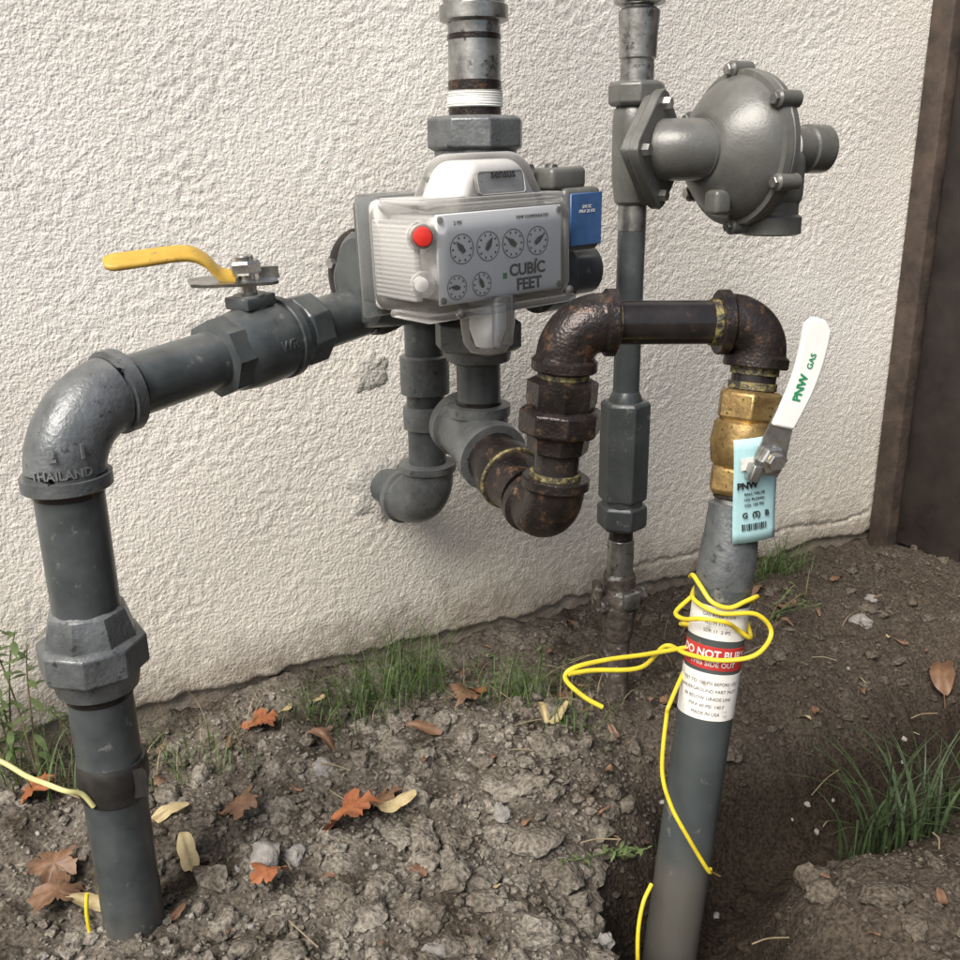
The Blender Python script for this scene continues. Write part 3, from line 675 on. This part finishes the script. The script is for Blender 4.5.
cyl('nipple',at(G,.245),at(G,.265),.016,'iron',rp)
cyl('nipple_bright',at(G,.195),at(G,.245),.0178,'galv',rp)
lathe('cock_top',at(G,.196),-UP,[(0,.019),(.004,.022),(.02,.022),(.026,.026),(.05,.027),(.07,.022),(.09,.021),(.1,.0175)],'rust',rp)
cyl('cock_plug',at(G,.155)-W*.036,at(G,.155)+W*.034,.014,'rust',rp,24)
rbox('cock_ear',at(G,.168)-W*.036,(W,NW,UP),(.004,.009,.022),.003,'rust',rp,seg=2)
rbox('cock_lug',at(G,.165)+NW*.028,(W,NW,UP),(.012,.006,.012),.003,'galv',rp,seg=2)
nut('cock_bolt',at(G,.155)+W*.033,W,.01,.01,'galv',rp)
cyl('pipe_buried',at(G,-.15),at(G,.1),.0172,'rust',rp)
rg=root('gas_pressure_regulator',V((.31,1.25,.737)))
RZ=.737
def rsq(h):
    out=[]
    for i in range(4):
        a=math.pi/2*i
        for k in (-1,0,1):
            aa=a+k*.16; r=h*(1 if k==0 else .955); out.append((r*math.cos(aa),r*math.sin(aa)))
    return out
pn=(NW*.88+W*.47).normalized(); px=(W*.88-NW*.47).normalized()
pc=at(G,RZ)+pn*.036-px*.012
bevel(plate('inlet_flange',rsq(.066),.012,pc,px,UP,'reg',rg))
bevel(plate('inlet_flange_mate',rsq(.062),.010,pc-pn*.0115,px,UP,'reg',rg))
cyl('inlet_stub',at(G,RZ),pc-pn*.01,.026,'reg',rg)
for i in range(4):
    a=math.pi/2*i; p=pc+(px*math.cos(a)+UP*math.sin(a))*.050
    nut('flange_bolt_%d'%(i+1),p-pn*.020,pn,.034,.0075,'steel' if i==1 else 'reg',rg)
gc=pc+pn*.034
elbow('inlet_elbow',gc,pn,W,.034,.034,'reg',rg,1.08,.005,.95)
q0=gc+W*.022
lathe('throat',gc+W*.018,W,[(0,.034),(.02,.034),(.03,.036)],'reg',rg)
lathe('diaphragm_case',q0,W,[(0,.036),(.003,.042),(.012,.053),(.022,.064),(.032,.073),(.042,.079),(.046,.080),(.047,.086),(.0555,.0875),(.0565,.0862),(.0575,.0862),(.0585,.0875),(.067,.086),(.068,.078),(.078,.072),(.090,.057),(.096,.044),(.098,.036)],'reg',rg,64)
for i in range(6):
    a=2*math.pi*i/6+.62; e=NW*math.cos(a)+UP*math.sin(a); p=q0+W*.041+e*.087
    lathe('rim_lug_%d'%(i+1),p,W,[(0,.007),(.002,.0095),(.030,.0095),(.032,.007)],'reg',rg,20)
    nut('rim_bolt_%d'%(i+1),p-W*.005,W,.006,.0065,'steel' if i%2 else 'reg',rg)
lathe('spring_case',q0+W*.090,W,[(0,.036),(.004,.036),(.01,.0265),(.066,.0255),(.068,.0285),(.096,.0285),(.098,.026),(.100,.021),(.097,.019)],'reg',rg)
oc=q0+W*.100+NW*.014-UP*.042
rbox('outlet_body',oc+UP*.008-W*.008,(W,NW,UP),(.034,.032,.034),.016,'reg',rg)
lathe('outlet_skirt',oc-UP*.018,-UP,[(0,.031),(.014,.031),(.017,.0355),(.036,.036),(.038,.032),(.030,.027)],'reg',rg)
rbox('vent_boss',q0+W*.012+NW*.02-UP*.058,(W,NW,UP),(.012,.012,.014),.006,'reg',rg)
cyl('name_band',q0+W*.107,q0+W*.130,.0268,'label',rg)
# ------------------------------------------------------------------ WIRES
tw=root('tracer_wire',V((.2,.85,.2)))
def around(z,ang,r):
    d=-rdn; a=cdir.copy(); a=(a-d*a.dot(d)).normalized(); s=d.cross(a)
    return onr(z)+(a*math.cos(ang)+s*math.sin(ang))*r
ctrl=[]
for i in range(0,26):
    t=i/25; ctrl.append(around(.308-.055*t+.008*math.sin(i*1.3), -1.8+t*4.1*math.pi, .0325+.003*(i%3==0)+(.012 if 12<i<17 else 0)))
ctrl+=[around(.246,2.6,.05),V((.18,.885,.243)),V((.125,.862,.248)),V((.090,.846,.248)),V((.082,.842,.238)),V((.10,.835,.222)),V((.118,.832,.212))]
tube('wire_loops',smooth_path(ctrl,6),.0024,'wire',tw,10)
tube('wire_second',smooth_path([around(.30,-2.2,.033),around(.292,-1.0,.033),around(.286,0,.035),around(.288,1.0,.042),around(.27,1.3,.055),around(.25,.9,.052),around(.240,.2,.04),around(.236,-.8,.036),around(.232,-1.6,.05),V((.16,.865,.237)),V((.11,.85,.243)),V((.085,.84,.245))],8),.0024,'wire',tw,10)
tube('wire_down',smooth_path([around(.22,-2.4,.034),V((.192,.862,.20)),V((.187,.856,.184)),V((.182,.84,.133)),V((.190,.828,.10)),V((.206,.819,.07)),V((.231,.822,.024)),V((.236,.83,.018))],8),.0022,'wire',tw,10)
tube('wire_foot',smooth_path([V((.175,.83,.0)),V((.164,.815,-.012)),V((.158,.803,-.04)),V((.158,.79,-.08)),V((.165,.78,-.13))],8),.0022,'wire',tw,10)
cyl('stripped_copper',V((.231,.822,.024)),V((.246,.826,.012)),.0011,'brass',tw,8)
tw2=root('tracer_wire.001',V((-.42,.78,.2)))
tube('wire_run',smooth_path([V((-.75,.86,.26)),V((-.60,.80,.235)),V((-.50,.775,.213)),V((-.455,.775,.199)),V((-.425,.765,.188)),V((-.40,.75,.190)),V((-.380,.742,.188)),V((-.368,.748,.180)),V((-.36,.75,.165))],8),.0024,'wirepale',tw2,10)
tube('wire_foot',smooth_path([V((-.390,.770,.05)),V((-.391,.765,.03)),V((-.390,.763,-.01))],6),.0020,'wire',tw2,10)
# ------------------------------------------------------------------ PLANTS
def leafmat(name,c1,c2):
    return pmat(name,c1,c2,.55,0,60,200,.2,.001)
M['grass']=leafmat('grass_blade',(.09,.15,.035),(.045,.075,.02))
M['grass2']=leafmat('grass_dark',(.05,.08,.028),(.022,.033,.013))
M['weed']=leafmat('weed_leaf',(.10,.145,.048),(.065,.09,.03))
M['dry']=leafmat('dry_stem',(.27,.22,.13),(.16,.125,.075))
def blades(name,items,mat,seed):
    rnd=random.Random(seed); vs=[];fs=[]
    for (x0,y0,n,H,sp,w) in items:
        for b in range(n):
            x=x0+rnd.gauss(0,sp*.45); y=y0+rnd.gauss(0,sp*.3)
            if y>wall_y(x)-.012: y=wall_y(x)-.012
            a=rnd.uniform(0,2*math.pi); h=H*rnd.uniform(.4,1.1); lean=rnd.uniform(.15,.95); ww=w*rnd.uniform(.6,1.2)
            p=V((x,y,gh(x,y)-.004)); d=V((math.cos(a),math.sin(a),0)); s=V((-math.sin(a),math.cos(a),0)); K=6; o=len(vs)
            for k in range(K+1):
                t=k/K; c=p+UP*(h*t*(1-.45*lean*t*t))+d*(h*lean*t*t*.9); c.y=min(c.y,wall_y(c.x)-.004)
                q=ww*(1-t**1.6)*(.5+.5*min(1,t*4))+.0001
                vs+= [c-s*q,c+s*q]
            for k in range(K): fs.append((o+2*k,o+2*k+1,o+2*k+3,o+2*k+2))
            if H>.04 and w<.002:
                for k in range(2,K*2):
                    t=k/(K*2); c=p+UP*(h*t*(1-.45*lean*t*t))+d*(h*lean*t*t*.9); c.y=min(c.y,wall_y(c.x)-.006)
                    aa=rnd.uniform(0,6.28); e=V((math.cos(aa),math.sin(aa),rnd.uniform(.1,.8))).normalized()*h*.15; o=len(vs)
                    e.y=min(e.y,.002)
                    vs+=[c,c+s*ww*.7,c+e]; fs.append((o,o+1,o+2))
    me=bpy.data.meshes.new(name); me.from_pydata([tuple(v) for v in vs],[],fs); return finish(me,name,mat,None,180)
blades('grass_tuft',[(-.15,1.19,150,.11,.08,.0009),(-.10,1.22,80,.13,.06,.0009),(-.2,1.15,60,.07,.07,.0009)],'grass',1)
blades('grass_tuft.001',[(.06,1.21,100,.085,.07,.0009),(.02,1.18,30,.05,.05,.0009),(.12,1.10,45,.055,.06,.0009)],'grass',2)
blades('grass_tuft.002',[(.49,1.00,45,.22,.04,.0026),(.54,1.0,35,.18,.07,.0024),(.60,1.03,25,.18,.06,.002)],'grass2',3)
blades('grass_tuft.003',[(.54,1.60,90,.09,.06,.001),(.48,1.56,40,.05,.05,.001)],'grass',4)
blades('grass_tuft.004',[(-.40,1.05,45,.07,.08,.0009),(-.33,1.02,20,.05,.05,.0009),(-.55,1.03,60,.09,.08,.001)],'grass',5)
blades('dry_grass',[(-.45,1.06,50,.08,.16,.0008),(.15,1.18,30,.05,.10,.0008),(-.02,1.2,40,.06,.2,.0008),(.42,1.40,50,.05,.22,.0008)],'dry',6)
def weed(name,x,y,H,n,seed,ls=.016,rep_=2):
    rnd=random.Random(seed); rt=root(name,V((x,y,gh(x,y)))); vs=[];fs=[]
    for i in range(n):
        dx,dy=rnd.uniform(-.07,.07),rnd.uniform(-.05,.0); h=H*rnd.uniform(.6,1)
        b=V((x+rnd.uniform(-.02,.02),y,gh(x,y)-.005))
        pts=smooth_path([b,b+V((dx*.3,dy*.3,h*.4)),b+V((dx*.8,dy,h*.8)),b+V((dx*1.2,dy*1.3,h))],6)
        tube('stem_%d'%(i+1),pts,[.0014*(1-.6*k/len(pts)) for k in range(len(pts))],'dry' if i%3==0 else 'weed',rt,6)
        for k in range(3,len(pts)):
            for rep in range(rep_):
                p=pts[k]; a=rnd.uniform(0,6.28); d=V((math.cos(a),math.sin(a),rnd.uniform(-.3,.6))).normalized(); s=d.cross(UP).normalized(); L=ls*rnd.uniform(.5,1.3); o=len(vs)
                for (t,w) in ((0,.02),(.3,.14),(.6,.15),(1,.0)): vs+=[p+d*L*t-s*L*w-UP*L*t*t*.3,p+d*L*t+s*L*w-UP*L*t*t*.3]
                for q in range(3): fs.append((o+2*q,o+2*q+1,o+2*q+3,o+2*q+2))
    me=bpy.data.meshes.new('leaves'); me.from_pydata([tuple(v) for v in vs],[],fs); finish(me,'leaves','weed',rt,180)
weed('weed_plant',-.585,1.05,.28,7,4,.024,1)
weed('weed_plant.001',.145,.92,.06,3,9,.012,1)
weed('weed_plant.002',-.52,1.08,.12,4,12,.014,1)
weed('weed_plant.003',.09,1.26,.11,3,15,.010,1)
weed('weed_plant.004',.47,1.42,.09,4,19,.012,1)
M['leafO']=leafmat('leaf_orange',(.34,.12,.042),(.20,.065,.028))
M['leafB']=leafmat('leaf_brown',(.20,.11,.058),(.11,.058,.034))
M['leafP']=leafmat('leaf_pale',(.46,.38,.21),(.33,.25,.12))
def build_leaves():
    rnd=random.Random(11); rt=root('fallen_leaves',V((-.2,.95,0)))
    groups={'leafO':([],[]),'leafB':([],[]),'leafP':([],[])}
    def leaf(x,y,s,kind,mat,lift=.006,rot=None):
        vs,fs=groups[mat]; rot=rnd.uniform(0,6.28) if rot is None else rot
        tilt=Matrix.Rotation(rot,3,'Z')@Matrix.Rotation(rnd.uniform(-.35,.35),3,'X')@Matrix.Rotation(rnd.uniform(-.3,.3),3,'Y')
        n=60; o=len(vs); ph=rnd.uniform(0,6)
        ring=[]
        for k in range(n):
            t=2*math.pi*k/n
            if kind=='maple':
                lob=abs(math.cos(2.5*t))**.8; r=.55+.45*lob*(1 if abs(t-math.pi)>.6 else .45); r*=1+.08*math.sin(17*t)+.05*math.sin(29*t)
            else:
                r=1/math.sqrt((math.cos(t)/1.0)**2+(math.sin(t)/.45)**2); r*=.75+.25*abs(math.cos(t))
            ring.append((r*math.cos(t),r*math.sin(t)))
        c=V((x,y,gh(x,y)+lift))
        def P(a,b):
            z=.2*math.sin(a*2.2+ph)+.3*(a*a+b*b)*math.cos(math.atan2(b,a)*2+ph)+.06*math.sin(b*14)
            return c+tilt@V((a*s,b*s,z*s))
        vs.append(P(0,0))
        for f in (.33,.66,1):
            for (a,b) in ring: vs.append(P(a*f,b*f))
        for k in range(n): fs.append((o,o+1+k,o+1+(k+1)%n))
        for j in range(2):
            for k in range(n):
                a=o+1+j*n+k; b=o+1+j*n+(k+1)%n; fs.append((a,a+n,b+n,b))
        o=len(vs)
        for t in (0,.5,1): vs+=[P(-.4-t*.9,.015),P(-.4-t*.9,-.015)]
        for q in range(2): fs.append((o+2*q,o+2*q+1,o+2*q+3,o+2*q+2))
    for (x,y,s,k,m,l) in ((-.153,.910,.036,'maple','leafO',.022),(-.295,1.114,.026,'maple','leafO',.016),(-.2255,.822,.020,'maple','leafO',.016),(-.101,.94,.024,'oval','leafP',.020),(-.077,1.093,.024,'oval','leafB',.014),
        (-.283,.935,.026,'maple','leafB',.014),(.70,1.30,.045,'oval','leafB',.02),(-.13,.968,.032,'maple','leafB',.016),(-.441,.811,.03,'maple','leafB',.014),(-.40,.80,.024,'oval','leafP',.012),(-.32,.861,.026,'oval','leafP',.012),(-.46,.85,.026,'maple','leafB',.012),
        (-.546,.993,.026,'maple','leafO',.012),(-.207,1.084,.024,'oval','leafB',.012),(-.025,1.163,.024,'maple','leafB',.016),(-.01,1.20,.018,'oval','leafO',.012),(.1,1.1,.02,'oval','leafP',.02),(.08,1.12,.02,'oval','leafP',.02),(.42,1.42,.02,'oval','leafO',.01),(.47,1.50,.02,'oval','leafB',.01),(.50,1.44,.018,'oval','leafB',.01),(-.07,1.02,.018,'oval','leafB',.012),(-.36,.93,.022,'oval','leafP',.012)):
        leaf(x,y,s,k,m,l)
    for i in range(120):
        x=rnd.uniform(-.7,.8);y=rnd.uniform(.7,1.6)
        if y>wall_y(x)-.03 or base_h(x,y)<-.07: continue
        leaf(x,y,rnd.uniform(.004,.013),rnd.choice(('oval','oval','maple')),rnd.choice(('leafB','leafB','leafP','leafB')),.008)
    for m,(vs,fs) in groups.items():
        me=bpy.data.meshes.new(m); me.from_pydata([tuple(v) for v in vs],[],fs); finish(me,'leaves_'+m[-1].lower(),m,rt,180)
build_leaves()
def build_twigs():
    rnd=random.Random(21); rt=root('twigs',V((0,.95,0)))
    for i in range(60):
        x=rnd.uniform(-.6,.8);y=rnd.uniform(.7,1.55)
        if y>wall_y(x)-.06: continue
        a=rnd.uniform(0,6.28);L=rnd.uniform(.02,.09); z=gh(x,y)+.008
        p=V((x,y,z)); d=V((math.cos(a),math.sin(a),rnd.uniform(-.1,.2)))
        tube('twig_%d'%(i+1),smooth_path([p,p+d*L*.5+V((rnd.uniform(-.006,.006),0,.003)),p+d*L],4),.0008,'dry',rt,5)
build_twigs()
# ------------------------------------------------------------------ LIGHT, SKY, CAMERA
w=bpy.data.worlds.new('World'); scene.world=w; w.use_nodes=True
nt=w.node_tree; bg=nt.nodes['Background']; sk=nt.nodes.new('ShaderNodeTexSky'); sk.sky_type='NISHITA'; sk.sun_disc=False
sun_dir=V((-.45,-.75,.95)).normalized()
sk.sun_elevation=math.asin(sun_dir.z); sk.sun_rotation=math.atan2(sun_dir.x,sun_dir.y)
sk.air_density=1.0; sk.dust_density=4.0
nt.links.new(sk.outputs[0],bg.inputs[0]); bg.inputs[1].default_value=.15
sl=bpy.data.lights.new('sun','SUN'); sl.energy=4.5; sl.angle=math.radians(35); sl.color=(1,.975,.93)
so=bpy.data.objects.new('sun',sl); so.rotation_euler=sun_dir.to_track_quat('Z','Y').to_euler(); so.location=sun_dir*5; col.objects.link(so)
cd_=bpy.data.cameras.new('camera'); co=bpy.data.objects.new('camera',cd_); col.objects.link(co)
cd_.sensor_width=36; cd_.lens=36; cd_.clip_start=.02; cd_.clip_end=300
co.matrix_world=Matrix.Translation((0,0,.72))@Matrix.Rotation(math.radians(72),4,'X')@Matrix.Rotation(-.0134,4,'Z')
scene.camera=co
scene.view_settings.view_transform='Standard'; scene.view_settings.look='None'; scene.view_settings.exposure=0
